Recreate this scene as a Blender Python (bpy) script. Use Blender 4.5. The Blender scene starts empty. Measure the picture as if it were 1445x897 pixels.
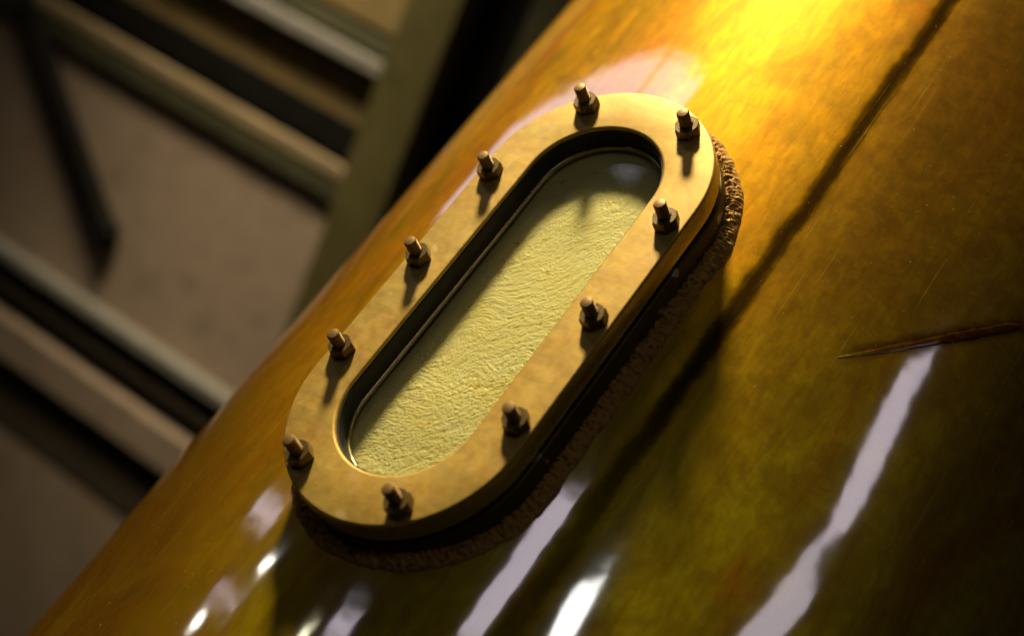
import bpy, bmesh, math, random
import numpy as np
from mathutils import Vector, Matrix

random.seed(7)
rng = np.random.default_rng(11)
scene = bpy.context.scene
S = 0.1          # one model unit (bolt-line half width of the port) is 0.1 m


def P(u, v, n):
    """u up the still, v across the port, n outward -> world metres (Z is up the still)."""
    return Vector((v * S, n * S, u * S))


# the still: straight half length of its port, plate radii, axis depth, vessel radius
L = 1.3548
RO, RI = 1.156, .680
D, RC = 5.827, 5.398

# ------------------------------------------------------------------ camera
cam_d = bpy.data.cameras.new('camera')
cam = bpy.data.objects.new('camera', cam_d)
scene.collection.objects.link(cam)
scene.camera = cam
CR = ((0.56683, -0.76147, -0.31443), (-0.72575, -0.28093, -0.62799), (0.38986, 0.58416, -0.71187))
right, down, fwd = [Vector((r[1], r[2], r[0])) for r in CR]
mw = Matrix((right, -down, -fwd)).transposed().to_4x4()
mw.translation = P(-4.9341, -7.3037, 8.5593)
cam.matrix_world = mw
cam_d.sensor_width = 36
cam_d.lens = 2000 / 1445 * 36
cam_d.clip_start = 0.05
cam_d.clip_end = 100
cam_d.dof.use_dof = True
cam_d.dof.focus_distance = 1.25
cam_d.dof.aperture_fstop = 2.1

# ------------------------------------------------------------------ world, lamps, exposure
world = bpy.data.worlds.new('World')
scene.world = world
world.use_nodes = True
bg = world.node_tree.nodes['Background']
bg.inputs['Color'].default_value = (0.55, 0.55, 0.30, 1)
bg.inputs['Strength'].default_value = 0.004
scene.view_settings.view_transform = 'Standard'
scene.view_settings.look = 'None'
scene.view_settings.exposure = 0
scene.view_settings.gamma = 1


def lamp(name, centre, width_dir, wid, height_dir, hei, radiance, color, shape='RECTANGLE', aim=(0, 0, 0), spread=180):
    """Area lamp of a given size and brightness (radiance); its face is turned to aim."""
    ld = bpy.data.lights.new(name, 'AREA')
    ld.shape = shape
    ld.size = wid * S
    ld.size_y = hei * S
    area = wid * hei * S * S * (math.pi / 4 if shape in ('DISK', 'ELLIPSE') else 1)
    ld.energy = radiance * math.pi * area
    ld.color = color
    ld.spread = math.radians(spread)
    o = bpy.data.objects.new(name, ld)
    scene.collection.objects.link(o)
    c = P(*centre)
    z = (c - P(*aim)).normalized()          # lamps shine along -Z
    y = P(*height_dir)
    y = (y - z * y.dot(z)).normalized()
    x = y.cross(z)
    m = Matrix((x, y, z)).transposed().to_4x4()
    m.translation = c
    o.matrix_world = m
    return o


LAV = (0.95, 0.82, 0.93)
WARM = (1.0, 0.82, 0.50)
lamp('key_lamp', (30.5, 15.6, 14.6), (0, 1, 0), 4.8, (1, 0, 0), 4.8, 37, WARM, 'DISK', aim=(4.4, .5, 0), spread=47)
lamp('second_lamp', (32.0, 6.5, 16.5), (0, 1, 0), 3.8, (1, 0, 0), 3.8, 2, (1.0, .86, .56), 'DISK', aim=(3.2, 1.4, 0), spread=60)
lamp('ceiling_fill', (22.0, 12.5, 13.0), (0, 1, 0), 8.0, (1, 0, 0), 8.0, 5.5, (1.0, .84, .60), 'DISK', aim=(8.2, 22, -15.8), spread=36)  # added fill lamp that lights only the ceiling slope
# high window of two panes to the upper left of the still
for s_mid, wid in ((-3.7, 10.6), (16.2, 28.0)):
    lamp('high_window', (27.2 - .09 * (s_mid - 10.5), 31.5 + .616 * s_mid, 24.6 - .788 * s_mid), (0, .616, -.788), wid,
         (1, .055, -.071), 6.5, 1.4, (.86, .82, 1.0), aim=(27.2 - .09 * (s_mid - 10.5), .616 * s_mid, -.788 * s_mid))
# tall narrow window on the camera side, two lights one over the other
lamp('tall_window', (14.98, -23.58, 18.31), (0, .8, .6), 2.3, (2.87, 1.56, .2), 6.6, 1.6, LAV)
lamp('tall_window_lower', (9.2, -25.4, 20.1), (0, .8, .6), 3.6, (2.87, -1.0, -1.2), 5.4, 1.35, LAV)
lamp('front_window', (6.33, .16, 30.15), (0, 1, 0), 2.9, (5.1, .2, -.9), 5.6, 1.6, LAV)
lamp('tube_lamp', (6.11, -8.35, 29.44), (0, 1, 0), 2.4, (1.9, .9, -.2), 2.6, 5, (1, 1, .96))
lamp('spot_bulb', (2.15, 25.64, 18.67), (0, .6, -.8), 1.5, (1, 0, 0), .5, 10, (1, .97, .85), 'ELLIPSE')
lamp('spot_bulb', (-.28, 27.91, 16.09), (0, .5, -.8), 1.5, (1, 0, 0), .5, 10, (1, .97, .85), 'ELLIPSE')
lamp('spot_bulb', (1.18, 17.11, 26.06), (0, .8, -.5), 1.4, (1, 0, 0), .45, 9, (1, .92, .6), 'ELLIPSE')
lamp('low_window', (2.05, 14.11, 27.5), (0, .8, -.4), 3.0, (1, 0, 0), 1.0, 1.6, LAV)
lamp('low_window', (.7, 26.86, 17.13), (0, .6, -.8), 5.5, (1, 0, 0), .45, 1.0, LAV)
lamp('low_window', (3.44, 28.96, 13.43), (0, .45, -.85), 5.0, (1, 0, 0), .8, 1.4, LAV)


# ------------------------------------------------------------------ helpers
def tag(o, label=None, cat=None, group=None, kind=None):
    if label: o['label'] = label
    if cat: o['category'] = cat
    if group: o['group'] = group
    if kind: o['kind'] = kind
    return o


def link_mesh(name, verts, faces, mat, parent=None, smooth=True):
    me = bpy.data.meshes.new(name)
    me.from_pydata([tuple(v) for v in verts], [], faces)
    bm = bmesh.new()
    bm.from_mesh(me)
    bmesh.ops.recalc_face_normals(bm, faces=bm.faces)
    bm.to_mesh(me)
    bm.free()
    if smooth:
        me.polygons.foreach_set('use_smooth', [True] * len(me.polygons))
    me.materials.append(mat)
    me.update()
    o = bpy.data.objects.new(name, me)
    scene.collection.objects.link(o)
    if parent: o.parent = parent
    return o


def sharp(o, deg=35):
    me = o.data
    bm = bmesh.new()
    bm.from_mesh(me)
    for e in bm.edges:
        if len(e.link_faces) == 2 and e.calc_face_angle(0) > math.radians(deg):
            e.smooth = False
    bm.to_mesh(me)
    bm.free()
    return o


def empty(name, loc=(0, 0, 0)):
    o = bpy.data.objects.new(name, None)
    scene.collection.objects.link(o)
    o.location = loc
    o.empty_display_size = .05
    return o


class Noise2:
    """smooth value noise on the plane"""
    def __init__(self, seed, n=256):
        self.n = n
        self.t = np.random.default_rng(seed).random((n, n)) * 2 - 1

    def __call__(self, x, y):
        xi = np.floor(x).astype(int); yi = np.floor(y).astype(int)
        fx = x - xi; fy = y - yi
        fx = fx * fx * fx * (fx * (fx * 6 - 15) + 10); fy = fy * fy * fy * (fy * (fy * 6 - 15) + 10)
        n = self.n; t = self.t
        a = t[xi % n, yi % n]; b = t[(xi + 1) % n, yi % n]
        c = t[xi % n, (yi + 1) % n]; d = t[(xi + 1) % n, (yi + 1) % n]
        return (a * (1 - fx) + b * fx) * (1 - fy) + (c * (1 - fx) + d * fx) * fy


# ------------------------------------------------------------------ materials
class M:
    """tiny node-graph builder"""
    def __init__(self, name):
        self.m = bpy.data.materials.new(name)
        self.m.use_nodes = True
        self.nt = self.m.node_tree
        self.b = self.nt.nodes['Principled BSDF']
        self.tc = self.nt.nodes.new('ShaderNodeTexCoord')

    def put(self, sock, val):
        if hasattr(val, 'is_output'):
            self.nt.links.new(val, sock)
        else:
            sock.default_value = val

    def set(self, **kw):
        for k, v in kw.items():
            self.put(self.b.inputs[k.replace('_', ' ')], v)
        return self

    def map(self, scale=(1, 1, 1), rot=(0, 0, 0), src=None):
        n = self.nt.nodes.new('ShaderNodeMapping')
        n.inputs['Scale'].default_value = scale
        n.inputs['Rotation'].default_value = rot
        self.nt.links.new(src or self.tc.outputs['Object'], n.inputs['Vector'])
        return n.outputs['Vector']

    def noise(self, scale, detail=4, rough=.55, dist=0., vec=None):
        n = self.nt.nodes.new('ShaderNodeTexNoise')
        n.inputs['Scale'].default_value = scale
        n.inputs['Detail'].default_value = detail
        n.inputs['Roughness'].default_value = rough
        n.inputs['Distortion'].default_value = dist
        self.nt.links.new(vec or self.tc.outputs['Object'], n.inputs['Vector'])
        return n.outputs['Fac']

    def voronoi(self, scale, feature='F1', vec=None):
        n = self.nt.nodes.new('ShaderNodeTexVoronoi')
        n.feature = feature
        n.inputs['Scale'].default_value = scale
        self.nt.links.new(vec or self.tc.outputs['Object'], n.inputs['Vector'])
        return n.outputs['Distance']

    def ramp(self, fac, stops, interp='LINEAR'):
        n = self.nt.nodes.new('ShaderNodeValToRGB')
        n.color_ramp.interpolation = interp
        e = n.color_ramp.elements
        while len(e) < len(stops): e.new(.5)
        for el, (p, c) in zip(e, stops):
            el.position = p
            el.color = (c, c, c, 1) if isinstance(c, (int, float)) else (*c, 1)
        self.nt.links.new(fac, n.inputs['Fac'])
        return n.outputs['Color']

    def mix(self, fac, a, b, mode='MIX'):
        n = self.nt.nodes.new('ShaderNodeMix')
        n.data_type = 'RGBA'
        n.blend_type = mode
        self.put(n.inputs[0], fac)
        for s, v in ((n.inputs[6], a), (n.inputs[7], b)):
            self.put(s, v if hasattr(v, 'is_output') else (*v, 1))
        return n.outputs[2]

    def math(self, op, a, b=0.):
        n = self.nt.nodes.new('ShaderNodeMath')
        n.operation = op
        self.put(n.inputs[0], a)
        self.put(n.inputs[1], b)
        return n.outputs[0]

    def bump(self, h, strength=.3, dist=.001, normal=None):
        n = self.nt.nodes.new('ShaderNodeBump')
        n.inputs['Strength'].default_value = strength
        n.inputs['Distance'].default_value = dist
        self.nt.links.new(h, n.inputs['Height'])
        if normal is not None: self.nt.links.new(normal, n.inputs['Normal'])
        return n.outputs['Normal']

    def sep(self, vec=None):
        n = self.nt.nodes.new('ShaderNodeSeparateXYZ')
        self.nt.links.new(vec or self.tc.outputs['Object'], n.inputs[0])
        return n.outputs


def mat_copper(name='lacquered_copper'):
    m = M(name)
    xyz = m.sep()
    streak_v = m.map((34, 34, 6), (0.0, 0.45, 0.0))
    st = m.noise(1.0, 7, .62, 1.0, streak_v)
    st2 = m.noise(4.5, 6, .65, .5, streak_v)
    blot = m.noise(5.5, 5, .6, .8)
    mott = m.noise(60, 7, .7, .3)
    # tarnish: greener low on the front of the vessel, redder up the seam side
    low = m.math('ADD', m.math('MULTIPLY', xyz['Z'], -1.2), m.math('MULTIPLY', blot, .6))
    low = m.math('ADD', low, m.math('MULTIPLY', xyz['X'], -1.6))
    olive = m.ramp(low, [(.28, 0), (.66, 1)])
    base = m.mix(m.ramp(m.math('ADD', m.math('MULTIPLY', st, .5), m.math('MULTIPLY', blot, .5)), [(.3, 0), (.7, 1)]), (.70, .315, .005), (.80, .43, .007))
    base = m.mix(olive, base, (.70, .56, .009))
    red = m.ramp(m.noise(7.5, 5, .6, 1.2, m.map((1, 1, .45))), [(.44, 0), (.66, .85)])
    base = m.mix(red, base, (.52, .17, .004))
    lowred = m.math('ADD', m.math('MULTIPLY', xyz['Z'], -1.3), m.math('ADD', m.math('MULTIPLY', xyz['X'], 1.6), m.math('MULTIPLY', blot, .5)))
    base = m.mix(m.ramp(lowred, [(.58, 0), (1.0, .9)]), base, (.13, .048, .003))  # darker red-brown towards the lower left flank
    base = m.mix(m.ramp(st2, [(.36, .42), (.60, 0)]), base, (.32, .14, .005))
    base = m.mix(m.ramp(mott, [(.36, .30), (.56, 0)]), base, (.24, .12, .008))
    cloud = m.noise(12, 8, .68, .9, m.map((1, 1, .6), (0, .4, 0)))
    base = m.mix(m.ramp(cloud, [(.38, .58), (.54, 0)]), base, (.27, .165, .006))
    speck = m.noise(300, 3, .6)
    base = m.mix(m.ramp(speck, [(.25, .6), (.32, 0)]), base, (.10, .055, .01))
    # burnt stain along the solder seam and the short cross seam
    th = m.math('ARCTAN2', xyz['X'], m.math('ADD', xyz['Y'], D * S))
    thn = m.math('ADD', th, m.math('MULTIPLY', m.math('SUBTRACT', m.noise(26, 5, .6), .5), .022))
    beyond = m.ramp(m.math('MULTIPLY', m.math('ADD', thn, math.radians(17.4)), -9), [(.0, 0), (.06, .55), (.9, .9)])
    upper = m.ramp(m.math('ADD', m.math('ADD', m.math('MULTIPLY', xyz['Z'], 1.3), .25), m.math('MULTIPLY', blot, .5)), [(.38, .12), (.72, 1)])
    sheet = m.math('MULTIPLY', beyond, upper)
    base = m.mix(m.math('MULTIPLY', sheet, m.ramp(mott, [(.3, .95), (.7, .65)])), base, (.20, .095, .006))
    dist = m.math('ABSOLUTE', m.math('ADD', thn, math.radians(17.4)))
    stain = m.ramp(m.math('MULTIPLY', dist, 20), [(.09, .95), (.24, .80), (.38, .25), (.58, 0)])
    matte = m.ramp(m.math('MULTIPLY', dist, 20), [(.34, 1), (.55, 0)])
    stain = m.math('MULTIPLY', stain, m.ramp(m.math('ADD', m.math('MULTIPLY', xyz['Z'], 1.5), .5), [(.15, .55), (.5, 1)]))
    base = m.mix(stain, base, (.020, .009, .002))
    line = m.math('ADD', m.math('ADD', thn, math.radians(27.6)), m.math('MULTIPLY', m.math('SUBTRACT', xyz['Z'], .106), 1.665))
    along = m.ramp(xyz['Z'], [(.09, 0), (.125, .8), (.19, 1), (.232, .9), (.26, 0)])
    mark = m.math('MULTIPLY', m.ramp(m.math('ABSOLUTE', line), [(.010, 1), (.030, 0)]), along)
    base = m.mix(m.math('MULTIPLY', mark, m.ramp(m.noise(70, 4, .6), [(.32, .70), (.50, 1)])), base, (.050, .014, .003))
    # fine scratches running up the metal
    scr = m.ramp(m.noise(1.0, 2, .5, .2, m.map((420, 420, 7), (.0, .12, .0))), [(.68, 0), (.74, .35)])
    base = m.mix(scr, base, (.80, .52, .06))
    rough = m.ramp(m.math('ADD', m.math('MULTIPLY', st, .6), m.math('MULTIPLY', mott, .4)), [(.3, .43), (.7, .55)])
    rough = m.math('ADD', rough, m.math('MULTIPLY', stain, .12))
    h = m.math('ADD', m.math('MULTIPLY', mott, .4), m.math('MULTIPLY', st2, .6))
    nb = m.bump(h, .2, .0005)
    dents = m.noise(16, 2, .5)
    ripple = m.noise(70, 3, .6)
    cn = m.bump(m.math('ADD', dents, m.math('MULTIPLY', ripple, .03)), .35, .0010)
    dust = m.ramp(m.noise(340, 2, .5, .0, m.map((1, 1, 1), (.3, .2, .1))), [(.73, 0), (.77, .7)])
    base = m.mix(dust, base, (.80, .62, .22))
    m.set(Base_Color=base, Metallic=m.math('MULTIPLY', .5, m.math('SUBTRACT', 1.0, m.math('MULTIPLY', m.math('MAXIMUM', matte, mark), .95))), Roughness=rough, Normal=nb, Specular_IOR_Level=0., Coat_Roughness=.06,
              Coat_Weight=m.math('SUBTRACT', 1.0, m.math('MAXIMUM', matte, mark)), Coat_IOR=3.0, Coat_Normal=cn)
    return m.m


def mat_brass():
    m = M('aged_brass_plate')
    a = m.noise(22, 6, .65, .8)
    b = m.noise(90, 5, .65, .5)
    s = m.noise(420, 3, .6)
    base = m.mix(m.ramp(a, [(.32, 0), (.68, 1)]), (.51, .30, .036), (.66, .455, .085))
    pink = m.ramp(m.noise(38, 4, .6, 1.0), [(.52, 0), (.76, .4)])
    base = m.mix(pink, base, (.66, .36, .15))
    green = m.ramp(m.noise(15, 4, .6, .6), [(.52, 0), (.72, .7)])
    base = m.mix(green, base, (.44, .37, .07))
    base = m.mix(m.ramp(m.noise(60, 6, .7, 1.2), [(.50, 0), (.72, .35)]), base, (.46, .38, .22))
    base = m.mix(m.ramp(b, [(.34, .35), (.56, 0)]), base, (.36, .20, .035))
    wear = m.ramp(m.noise(1.0, 5, .65, .6, m.map((14, 14, 60), (0, .7, 0))), [(.46, 0), (.66, .55)])
    base = m.mix(wear, base, (.38, .24, .035))
    base = m.mix(m.ramp(m.noise(34, 3, .55, .3), [(.66, 0), (.74, .55)]), base, (.78, .62, .30))
    base = m.mix(m.ramp(s, [(.70, 0), (.78, .55)]), base, (.85, .70, .35))
    base = m.mix(m.ramp(s, [(.24, .6), (.32, 0)]), base, (.12, .07, .02))
    rough = m.ramp(b, [(.3, .46), (.7, .60)])
    nb = m.bump(m.math('ADD', m.math('MULTIPLY', b, .7), m.math('MULTIPLY', s, .3)), .25, .0005)
    m.set(Base_Color=base, Metallic=.35, Roughness=rough, Normal=nb)
    return m.m


def mat_simple(name, c0, c1, metallic, r0, r1, scale, bump=.3, bdist=.0008, spec=.3):
    m = M(name)
    a = m.noise(scale, 6, .65, .5)
    b = m.noise(scale * 6, 4, .6)
    base = m.mix(m.ramp(a, [(.32, 0), (.68, 1)]), c0, c1)
    base = m.mix(m.ramp(b, [(.3, .5), (.5, 0)]), base, tuple(x * .45 for x in c0))
    m.set(Base_Color=base, Metallic=metallic, Specular_IOR_Level=spec, Roughness=m.ramp(b, [(.3, r0), (.7, r1)]),
          Normal=m.bump(m.math('ADD', a, m.math('MULTIPLY', b, .5)), bump, bdist))
    return m.m


def mat_weld():
    m = M('brazed_bead_metal')
    a = m.noise(45, 6, .7, .5)
    b = m.noise(230, 4, .65)
    base = m.mix(m.ramp(a, [(.3, 0), (.7, 1)]), (.46, .22, .035), (.66, .39, .08))
    base = m.mix(m.ramp(b, [(.34, .8), (.48, 0)]), base, (.06, .03, .010))
    base = m.mix(m.ramp(m.noise(60, 3, .6), [(.66, 0), (.74, .8)]), base, (.55, .42, .22))
    m.set(Base_Color=base, Metallic=.3, Roughness=m.ramp(b, [(.3, .6), (.7, .8)]),
          Normal=m.bump(b, .4, .0010))
    return m.m


def mat_froth():
    m = M('pale_froth')
    a = m.noise(26, 5, .6, .8)
    fine = m.noise(420, 3, .6)
    base = m.mix(m.ramp(a, [(.3, 0), (.7, 1)]), (.97, .86, .38), (.99, .93, .54))
    spots = m.ramp(m.noise(85, 2, .5), [(.70, 0), (.76, .75)])
    base = m.mix(spots, base, (.66, .50, .03))
    m.set(Base_Color=base, Roughness=.45, Specular_IOR_Level=.2,
          Normal=m.bump(fine, .15, .0004), Subsurface_Weight=.55, Subsurface_Radius=(1, .9, .4), Subsurface_Scale=.008)
    return m.m


def mat_glass():
    m = bpy.data.materials.new('sight_glass_pane')
    m.use_nodes = True
    nt = m.node_tree
    for n in list(nt.nodes):
        if n.type != 'OUTPUT_MATERIAL': nt.nodes.remove(n)
    out = [n for n in nt.nodes][0]
    tr = nt.nodes.new('ShaderNodeBsdfTransparent')
    tr.inputs['Color'].default_value = (.97, .965, .90, 1)
    gl = nt.nodes.new('ShaderNodeBsdfGlossy')
    gl.inputs['Roughness'].default_value = .02
    lw = nt.nodes.new('ShaderNodeLayerWeight')
    pw = nt.nodes.new('ShaderNodeMath'); pw.operation = 'POWER'; pw.inputs[1].default_value = 5
    fr = nt.nodes.new('ShaderNodeMath'); fr.operation = 'MULTIPLY_ADD'
    fr.inputs[1].default_value = .9; fr.inputs[2].default_value = .04
    nt.links.new(lw.outputs['Facing'], pw.inputs[0])
    nt.links.new(pw.outputs[0], fr.inputs[0])
    mx = nt.nodes.new('ShaderNodeMixShader')
    nt.links.new(fr.outputs[0], mx.inputs[0])
    nt.links.new(tr.outputs[0], mx.inputs[1])
    nt.links.new(gl.outputs[0], mx.inputs[2])
    nt.links.new(mx.outputs[0], out.inputs['Surface'])
    return m


COPPER = mat_copper()
BRASS = mat_brass()
def add_chips(mt, scale, lo, col):
    nt = mt.node_tree
    b = nt.nodes['Principled BSDF']
    tc = nt.nodes['Texture Coordinate']
    nz = nt.nodes.new('ShaderNodeTexNoise'); nz.inputs['Scale'].default_value = scale; nz.inputs['Detail'].default_value = 5
    nt.links.new(tc.outputs['Object'], nz.inputs['Vector'])
    rp = nt.nodes.new('ShaderNodeValToRGB')
    rp.color_ramp.elements[0].position = lo; rp.color_ramp.elements[1].position = lo + .03
    nt.links.new(nz.outputs['Fac'], rp.inputs['Fac'])
    mx = nt.nodes.new('ShaderNodeMix'); mx.data_type = 'RGBA'
    src = b.inputs['Base Color'].links[0].from_socket
    nt.links.new(rp.outputs['Color'], mx.inputs[0]); nt.links.new(src, mx.inputs[6])
    mx.inputs[7].default_value = (*col, 1)
    nt.links.new(mx.outputs[2], b.inputs['Base Color'])
    return mt


NECK = mat_simple('tarnished_brass_neck', (.10, .080, .015), (.17, .13, .03), .6, .35, .55, 40)
EDGE = mat_simple('polished_brass_edge', (.62, .52, .22), (.72, .62, .32), .95, .16, .28, 60, .08)
RUBBER_AND_SHADE = mat_simple('black_rubber_and_shade', (.012, .012, .010), (.022, .020, .015), 0, .5, .7, 60)  # gasket rubber, and the painted shade on the hole wall
STUD = mat_simple('worn_brass_stud', (.27, .165, .055), (.38, .24, .085), .45, .38, .52, 150)
NUT = mat_simple('dull_brass_nut', (.13, .088, .028), (.20, .135, .042), .45, .36, .50, 120)
WELD = mat_weld()
FROTH = mat_froth()
GLASS = mat_glass()
PANEL = mat_simple('taupe_panel_paint', (.27, .20, .135), (.31, .235, .16), 0, .6, .75, 3, .1)
OCHRE = mat_simple('ochre_panel_paint', (.20, .14, .05), (.23, .16, .06), 0, .6, .75, 3, .1)
OLIVE = mat_simple('olive_painted_timber', (.078, .066, .019), (.098, .082, .024), 0, .55, .7, 4, .1)
DARK = mat_simple('black_metal_and_shade', (.006, .006, .004), (.009, .008, .006), 0, .65, .8, 4, .1, spec=.08)  # the rod's black metal, and painted shade in gaps between rails
GREY = mat_simple('grey_metal_strip', (.22, .21, .17), (.27, .25, .20), .2, .4, .55, 5, .1)
LIGHT = mat_simple('pale_timber_edge', (.21, .155, .08), (.25, .19, .10), 0, .5, .65, 5, .1)
GREEN = mat_simple('dark_green_paint', (.045, .045, .020), (.06, .055, .026), 0, .5, .7, 5, .1)
BROWN = mat_simple('dark_brown_timber', (.050, .038, .022), (.065, .05, .03), 0, .55, .7, 4, .1)

add_chips(NECK, 38, .66, (.62, .56, .36))
add_chips(EDGE, 46, .67, (.80, .72, .45))

# ------------------------------------------------------------------ ceiling behind (sloping, 4 m away)
O = Vector((8.026, 23.331, -15.394))          # u, v, n of the slope's reference point
AX = Vector((-.0252, -.9514, -.3070))         # along the rails, level
BX = Vector((.6897, -.2389, .6835))           # up the slope
CX = Vector((-.7236, -.1945, .6622))          # out of the slope towards the room


def C(a, b, c):
    q = O + AX * a + BX * b + CX * c
    return P(q.x, q.y, q.z)


def slope_box(name, a0, a1, b0, b1, c0, c1, mat, parent=None, skew=0., bev=.05):
    """box lying on the slope; skew shifts its upper end along the rails"""
    bm = bmesh.new()
    vs = []
    for c in (c0, c1):
        for (a, b) in ((a0, b0), (a1, b0), (a1, b1), (a0, b1)):
            vs.append(bm.verts.new(C(a + skew * (b - b0), b, c)))
    for f in ((3, 2, 1, 0), (4, 5, 6, 7), (0, 1, 5, 4), (1, 2, 6, 5), (2, 3, 7, 6), (3, 0, 4, 7)):
        bm.faces.new([vs[i] for i in f])
    bmesh.ops.recalc_face_normals(bm, faces=bm.faces)
    bmesh.ops.bevel(bm, geom=list(bm.edges), offset=bev * S, segments=2, affect='EDGES', profile=.5)
    me = bpy.data.meshes.new(name)
    bm.to_mesh(me)
    bm.free()
    me.materials.append(mat)
    o = bpy.data.objects.new(name, me)
    scene.collection.objects.link(o)
    if parent:
        o.parent = parent
        o.matrix_parent_inverse = Matrix.Translation(parent.location).inverted()
    return o


ceil = slope_box('ceiling', -15, 16, -24, 16, -1.4, -.6, DARK)
tag(ceil, kind='structure')
for (a0, a1, b0, b1, mt) in ((-14.5, 4.6, 6.9, 15, OCHRE), (-14.5, 4.6, 4.32, 5.9, OCHRE),
                            (-14.5, 15, -4.6, 2.6, PANEL), (-14.5, 15, -23, -10.2, PANEL)):
    slope_box('panel', a0, a1, b0, b1, -.58, 0, mt, ceil, bev=.02)

r = empty('rafter', C(4.7, -6, 0)); tag(r, 'broad olive painted rafter crossing behind the upper rails', 'rafter')
slope_box('timber', 4.05, 5.50, -5.5, 15.5, .02, 1.1, OLIVE, r, skew=.018)
r2 = slope_box('rafter', 6.95, 10.5, -5, 15.5, .02, .5, GREEN, skew=.02)
tag(r2, 'dark green rafter showing beside the top edge of the still', 'rafter')

ra = empty('ceiling_rail', C(0, 6.2, 0)); tag(ra, 'thin grey double rail ending at the olive rafter near the top', 'rail')
slope_box('upper_strip', -14, 4.02, 6.3, 6.72, -.3, .35, GREEN, ra)
slope_box('lower_strip', -14, 4.02, 5.88, 6.27, -.3, .55, GREY, ra)

rb = empty('ceiling_rail', C(0, 3.4, 0)); tag(rb, 'pale edged rail under a broad black gap beside the rod', 'rail')
slope_box('pale_edge', -14, 3.98, 2.84, 3.22, .02, .32, LIGHT, rb)
slope_box('dark_back', -14, 3.98, 2.22, 2.82, .02, .28, GREEN, rb)
slope_box('shade_band', -14, 4.0, 3.40, 4.30, -.4, .1, DARK, rb)  # black strip painted in for the shadow gap above the rail

rc = empty('ceiling_rail', C(0, -5.5, 0)); tag(rc, 'lower stepped rail with grey lip, black grooves and pale board', 'rail')
slope_box('grey_lip', -14, 15, -4.88, -4.5, .02, .55, GREY, rc)
slope_box('groove_back', -14, 15, -6.6, -4.92, -.3, .05, DARK, rc)  # black backing puts the shade of the grooves into the colour
slope_box('brown_strip', -14, 15, -5.95, -5.62, .07, .3, BROWN, rc)
slope_box('pale_board', -14, 15, -7.9, -6.62, -.2, .45, PANEL, rc)
slope_box('brown_board', -14, 15, -10.3, -7.94, -.3, .06, BROWN, rc)

# hanging rod with a rounded end
rod_vs, rod_fs = [], []
A0, A1 = Vector((-8.3, 2.95, .38)), Vector((-2.85, -2.3, .38))
dirv = (A1 - A0).normalized()
sx = Vector((-dirv.y, dirv.x, 0)); sy = Vector((0, 0, 1))
prof = [(0, .25), (.6, .27), (.8, .29), (.93, .31), (.955, .35), (.97, .36), (.985, .34), (.995, .27), (1.001, .16), (1.003, .01)]
for t, rad in prof:
    for k in range(16):
        th = 2 * math.pi * k / 16
        q = A0.lerp(A1, t) + sx * rad * math.cos(th) + sy * rad * math.sin(th)
        rod_vs.append(C(q.x, q.y, q.z))
for i in range(len(prof) - 1):
    for k in range(16):
        rod_fs.append((i * 16 + k, i * 16 + (k + 1) % 16, i * 16 + 16 + (k + 1) % 16, i * 16 + 16 + k))
rod_fs.append(tuple(range(15, -1, -1)))
rod_fs.append(tuple(range((len(prof) - 1) * 16, len(prof) * 16)))
rod = link_mesh('hanging_rod', rod_vs, rod_fs, DARK)
tag(rod, 'black rod with rounded end crossing the taupe panel at upper left', 'rod')

# ------------------------------------------------------------------ the copper still
still = empty('copper_still', P(-14, 0, -D))
tag(still, 'lacquered amber copper still with an oblong bolted sight port', 'still')


def still_parent(o):
    o.parent = still
    o.matrix_parent_inverse = Matrix.Translation(still.location).inverted()
    return o


def surf_n(v):
    return -D + math.sqrt(max(RC * RC - v * v, 0))


# body, with the port's opening cut out
us = np.unique(np.concatenate([np.linspace(-14, -2.9, 30), np.arange(-2.9, 2.9001, .06), np.linspace(2.9, 22, 50)]))
ths = np.unique(np.concatenate([np.arange(-.27, .2701, .0105), np.linspace(.2755, 2 * math.pi - .2755, 150)]))
ths = ths[ths < 2 * math.pi - .272]
nu, nt_ = len(us), len(ths)
bump_n = Noise2(5)
vs = []
for u in us:
    for t in ths:
        rr = RC
        vs.append(P(u, rr * math.sin(t), -D + rr * math.cos(t)))
fs = []


def stad(u, v):
    return math.hypot(max(abs(u) - L, 0), v)


for i in range(nu - 1):
    for j in range(nt_):
        j2 = (j + 1) % nt_
        if abs(us[i]) < 2.9 and abs(math.atan2(math.sin(ths[j]), math.cos(ths[j]))) < .27:
            cor = [stad(us[a], RC * math.sin(ths[b])) for a in (i, i + 1) for b in (j, j2)]
            if max(cor) < 1.25 and math.cos(ths[j]) > 0:
                continue
        fs.append((i * nt_ + j, i * nt_ + j2, (i + 1) * nt_ + j2, (i + 1) * nt_ + j))
body = link_mesh('body', vs, fs, COPPER)
still_parent(body)


def outline(r, arc=40, straight=14):
    """points round a stadium of radius r, with outward direction"""
    pts = []
    for k in range(arc + 1):
        t = -math.pi / 2 + math.pi * k / arc
        pts.append((L + r * math.cos(t), r * math.sin(t)))
    for k in range(1, straight):
        pts.append((L - 2 * L * k / straight, r))
    for k in range(arc + 1):
        t = math.pi / 2 + math.pi * k / arc
        pts.append((-L + r * math.cos(t), r * math.sin(t)))
    for k in range(1, straight):
        pts.append((-L + 2 * L * k / straight, -r))
    return pts


def stadium_ring(name, prof, mat, deg=40, closed=True):
    rings = [outline(r) for r, n in prof]
    m = len(rings[0])
    vs = [P(p[0], p[1], n) for (r, n), ring in zip(prof, rings) for p in ring]
    fs = []
    k = len(prof)
    for i in range(k if closed else k - 1):
        i2 = (i + 1) % k
        for j in range(m):
            fs.append((i * m + j, i * m + (j + 1) % m, i2 * m + (j + 1) % m, i2 * m + j))
    o = link_mesh(name, vs, fs, mat)
    sharp(o, deg)
    return still_parent(o)


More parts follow.
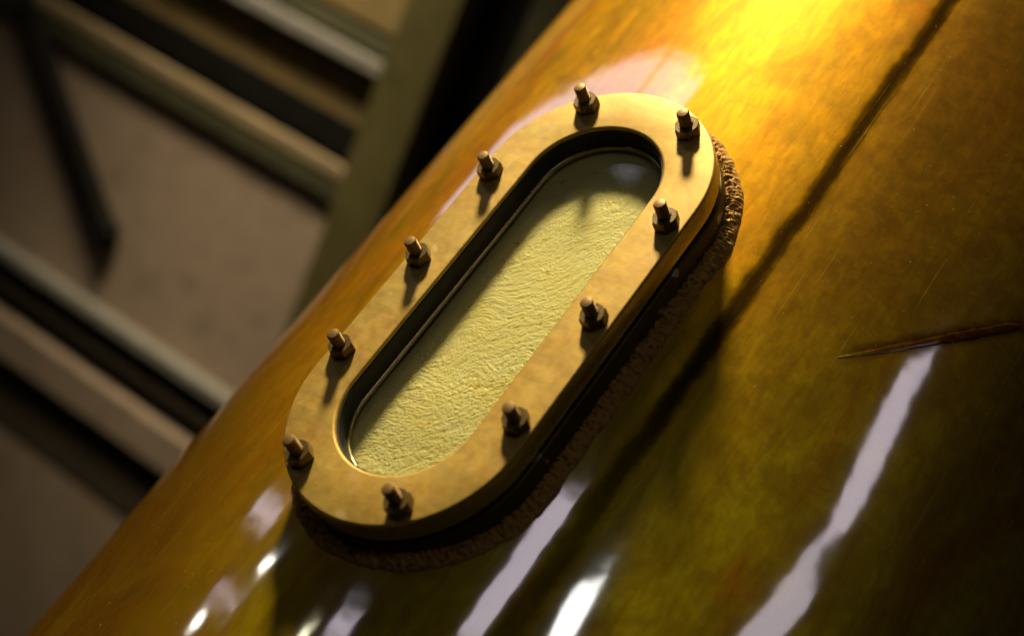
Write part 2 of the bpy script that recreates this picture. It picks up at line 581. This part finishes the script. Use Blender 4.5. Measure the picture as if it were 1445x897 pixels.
def bevel_prof(r_in, r_out, n0, n1, b_in, b_out, seg=4):
    """closed section of a ring: inner wall, rounded top edges, outer wall"""
    pr = [(r_in, n0)]
    for k in range(seg + 1):
        t = math.pi / 2 * k / seg
        pr.append((r_in + b_in * (1 - math.cos(t)), n1 - b_in * (1 - math.sin(t))))
    for k in range(seg + 1):
        t = math.pi / 2 * k / seg
        pr.append((r_out - b_out * (1 - math.sin(t)), n1 - b_out * (1 - math.cos(t))))
    pr += [(r_out, n0 + .02), (r_out - .02, n0)]
    return pr


TP = .235
plate = stadium_ring('clamp_plate', bevel_prof(RI, RO, -TP, 0, .028, .022), BRASS)
plate.data.materials.append(EDGE)
for p in plate.data.polygons:
    if abs(p.normal.y) < .25 and stad(p.center.z / S, p.center.x / S) > 1.0: p.material_index = 1
stadium_ring('port_shade_ring', bevel_prof(.664, .683, -TP + .004, -.034, .006, .003), RUBBER_AND_SHADE)  # added black ring, stands in for shade on the hole's inner wall
stadium_ring('gasket', bevel_prof(.655, RO - .045, -TP - .052, -TP - .002, .006, .006), RUBBER_AND_SHADE)
stadium_ring('glass_lip', bevel_prof(.640, .676, -TP - .02, -TP + .022, .012, .005), EDGE)
stadium_ring('port_neck', bevel_prof(.665, RO + .004, -1.2, -TP - .055, .01, .02), NECK)

# glass pane
g_out = outline(.652)
vs = [P(x, y, -TP - .012) for x, y in g_out] + [P(x, y, -TP - .045) for x, y in g_out]
m_ = len(g_out)
fs = [tuple(range(m_)), tuple(range(2 * m_ - 1, m_ - 1, -1))] + [(k, m_ + k, m_ + (k + 1) % m_, (k + 1) % m_) for k in range(m_)]
still_parent(link_mesh('glass_pane', vs, fs, GLASS, smooth=False))

# brazed bead round the neck: rippled fillet that follows the vessel's curve
NB = 760
n_a, n_b, n_c = Noise2(21), Noise2(22), Noise2(23)
per_s, ring = 0., []
dense = outline(1.0, 460, 270)
mB = len(dense)
vs = []
K = 13
for j, (x, y) in enumerate(dense):
    cxu = max(-L, min(L, x))
    dx, dy = x - cxu, y
    ln = math.hypot(dx, dy); dx /= ln; dy /= ln
    s = j * .52
    wob = float(n_a(np.array(s * .05), np.array(3.3)))
    wob2 = float(n_a(np.array(s * .22), np.array(9.1)))
    for k in range(K):
        t = k / (K - 1)
        r_ = 1.150 + t * (.158 + .012 * wob + .012 * wob2)
        uu, vv = cxu + dx * r_, dy * r_
        hgt = math.sin(math.pi * min(1, .30 + .70 * t)) ** .8 * .098
        rip = .5 + .5 * math.sin(s * 1.9 + 5.5 * wob2 + 7 * wob + 2.6 * t)
        ns = float(n_b(np.array(s * .75), np.array(t * 4.0))) * .5 + float(n_c(np.array(s * 1.6), np.array(t * 8.0))) * .5
        hgt *= (.66 + .10 * rip + .36 * ns + .08 * wob)
        if k == K - 1: hgt = -.02
        if k == 0: hgt = max(hgt, .05)
        vs.append(P(uu, vv, surf_n(vv) + hgt))
fs = []
for j in range(mB):
    j2 = (j + 1) % mB
    for k in range(K - 1):
        fs.append((j * K + k, j * K + k + 1, j2 * K + k + 1, j2 * K + k))
still_parent(link_mesh('weld_bead', vs, fs, WELD))


# seams: low rough ridges of solder lying on the vessel
def ridge(name, path, mat, seed):
    """path: list of (u, theta, half width, height)"""
    na, nb = Noise2(seed), Noise2(seed + 1)
    vs, K = [], 9
    for i, (u, th, hw, h) in enumerate(path):
        j0, j1 = max(i - 1, 0), min(i + 1, len(path) - 1)
        du = path[j1][0] - path[j0][0]; dt = (path[j1][1] - path[j0][1]) * RC
        ln = math.hypot(du, dt)
        pu, pt = -dt / ln, du / ln
        w = hw * (1 + .28 * float(na(np.array(i * .16), np.array(1.5))) + .18 * float(na(np.array(i * .55), np.array(7.5))))
        for k in range(K):
            t = k / (K - 1) * 2 - 1
            hh = h * (1 - t ** 2) * (.75 + .25 * float(na(np.array(i * .11), np.array(3.0))) + .20 * math.sin(i * .8 + 2.5 * t * t + 2 * float(nb(np.array(i * .3), np.array(2.0)))))
            if k in (0, K - 1): hh = -.006
            a = th + pt * w * t / RC
            vs.append(P(u + pu * w * t, (RC + hh) * math.sin(a), -D + (RC + hh) * math.cos(a)))
    fs = [(i * K + k, i * K + k + 1, (i + 1) * K + k + 1, (i + 1) * K + k) for i in range(len(path) - 1) for k in range(K - 1)]
    return still_parent(link_mesh(name, vs, fs, mat))


sn = Noise2(40)
ridge('solder_seam', [(u, math.radians(-17.4) + .006 * float(sn(np.array(u * 1.3), np.array(.5))), .080, .0014)
                      for u in np.arange(-13.9, 21.9, .045)], COPPER, 50)
tr = []
for k in range(60):
    t = k / 59
    u = 1.06 + 1.30 * t ** 1.05
    th = math.radians(-27.6 - 12.4 * t)
    tr.append((u, th, .012 + .055 * min(1, t * 1.7) * (1 if t < .93 else (1 - t) / .07 + .1) * .7, .0008))
ridge('cross_seam', tr, COPPER, 60)

# ---- studs and nuts
SR = .059


def stud_mesh():
    pr = [(SR, -.02)]
    n = .116
    while n < .243:
        pr += [(SR, n), (SR, n + .004), (SR * .84, n + .008), (SR * .84, n + .010)]
        n += .0135
    pr += [(SR, .246), (SR * .97, .252), (SR * .84, .260), (SR * .5, .2645), (SR * .05, .2655)]
    seg = 20
    vs = [P(r * math.cos(2 * math.pi * k / seg), r * math.sin(2 * math.pi * k / seg), n) for r, n in pr for k in range(seg)]
    fs = [(i * seg + k, i * seg + (k + 1) % seg, (i + 1) * seg + (k + 1) % seg, (i + 1) * seg + k)
          for i in range(len(pr) - 1) for k in range(seg)]
    fs.append(tuple(range((len(pr) - 1) * seg, len(pr) * seg)))
    o = link_mesh('stud_bolt', vs, fs, STUD)
    return o


def nut_mesh():
    """hexagonal nut with chamfered corners"""
    bm = bmesh.new()
    rc, h = .122, .104
    seg = 48
    rings = []
    for (n, lim) in ((.002, .122), (.006, .1235), (h - .018, .130), (h, .108)):
        ring = []
        for k in range(seg):
            t = 2 * math.pi * k / seg
            hexr = rc * math.cos(math.pi / 6) / math.cos((t % (math.pi / 3)) - math.pi / 6)
            r_ = min(hexr, lim)
            ring.append(bm.verts.new(P(r_ * math.cos(t), r_ * math.sin(t), n)))
        rings.append(ring)
    inner = [bm.verts.new(P(.066 * math.cos(2 * math.pi * k / seg), .066 * math.sin(2 * math.pi * k / seg), h)) for k in range(seg)]
    inner2 = [bm.verts.new(P(.057 * math.cos(2 * math.pi * k / seg), .057 * math.sin(2 * math.pi * k / seg), h - .012)) for k in range(seg)]
    rings += [inner, inner2]
    for a, b in zip(rings[:-1], rings[1:]):
        for k in range(seg):
            bm.faces.new((a[k], a[(k + 1) % seg], b[(k + 1) % seg], b[k]))
    bmesh.ops.recalc_face_normals(bm, faces=bm.faces)
    for f in bm.faces: f.smooth = True
    for e in bm.edges:
        if len(e.link_faces) == 2 and e.calc_face_angle(0) > math.radians(22): e.smooth = False
    me = bpy.data.meshes.new('nut')
    bm.to_mesh(me)
    bm.free()
    me.materials.append(NUT)
    o = bpy.data.objects.new('nut', me)
    scene.collection.objects.link(o)
    return o


TH = .6115
SX = 1.1328
spots = [(L + math.cos(TH), math.sin(TH)), (L + math.cos(TH), -math.sin(TH)), (SX, 1), (0, 1), (-SX, 1),
         (-L - math.cos(TH), math.sin(TH)), (-L - math.cos(TH), -math.sin(TH)), (-SX, -1), (0, -1), (SX, -1)]
s0, n0 = sharp(stud_mesh(), 30), nut_mesh()
twist = [.15, .55, .30, .75, .95, .85, .60, .70, .35, .50]
for i, (u, v) in enumerate(spots):
    s_, n_ = (s0, n0) if i == 0 else (s0.copy(), n0.copy())
    if i:
        scene.collection.objects.link(s_)
        scene.collection.objects.link(n_)
    s_.parent = still
    s_.location = P(u, v, 0) - still.location
    tx, ty = random.uniform(-.03, .03), random.uniform(-.03, .03)
    s_.rotation_euler = (tx, twist[i], ty)
    s_.scale = (1, random.uniform(.93, 1.07), 1)
    n_.parent = s_

# ------------------------------------------------------------------ froth behind the glass
res = .0046
gu = np.arange(-L - .66, L + .66 + res, res)
gv = np.arange(-.66, .66 + res, res)
UU, VV = np.meshgrid(gu, gv, indexing='ij')
f1, f2, f3, f4, f5 = Noise2(71), Noise2(72), Noise2(73), Noise2(74), Noise2(75)
ang = math.radians(-42) + .45 * f1(UU * .9 + 5, VV * .9 + 5) + .18 * UU
wu = UU + .10 * f2(UU * 3 + 20, VV * 3 + 20)
wv = VV + .10 * f2(UU * 3 + 60, VV * 3 + 40)
along = wu * np.cos(ang) + wv * np.sin(ang)
across = -wu * np.sin(ang) + wv * np.cos(ang)
Z = .0022 * f3(along * 6 + 30, across * 30 + 50) + .0022 * f4(along * 18 + 80, across * 90 + 90) + .0030 * f5(along * 44 + 30, across * 120 + 10)
lump = f5(UU * 17 + 90, VV * 17 + 33)
lumpy = np.clip(.45 - .45 * UU + .3 * f1(UU * 2.2 + 40, VV * 2.2 + 70), 0, 1)
Z += lumpy * (.006 * np.abs(f5(UU * 24 + 90, VV * 24 + 33)) + .005 * np.abs(f4(UU * 46 + 10, VV * 46 + 77)))
Z += .018 * f1(UU * 1.6 + 90, VV * 1.6 + 12)
Z *= .68
fn = -.302
inside = np.hypot(np.maximum(np.abs(UU) - L, 0), VV) < .664 + res
nv = len(gv)
vs = [(VV[i, j] * S, (fn + Z[i, j]) * S, UU[i, j] * S) for i in range(len(gu)) for j in range(nv)]
idx = -np.ones(UU.shape, int)
keep = np.zeros(UU.shape, bool)
fs = []
cell = inside[:-1, :-1] & inside[1:, :-1] & inside[1:, 1:] & inside[:-1, 1:]
for i, j in zip(*np.nonzero(cell)):
    fs.append((i * nv + j, (i + 1) * nv + j, (i + 1) * nv + j + 1, i * nv + j + 1))
used = np.unique(np.array(fs))
remap = {int(k): n for n, k in enumerate(used)}
vs = [vs[k] for k in used]
fs = [tuple(remap[int(k)] for k in f) for f in fs]
froth = link_mesh('froth', vs, fs, FROTH)
tag(froth, 'pale straw yellow froth swirling behind the oblong sight glass', 'froth', kind='stuff')
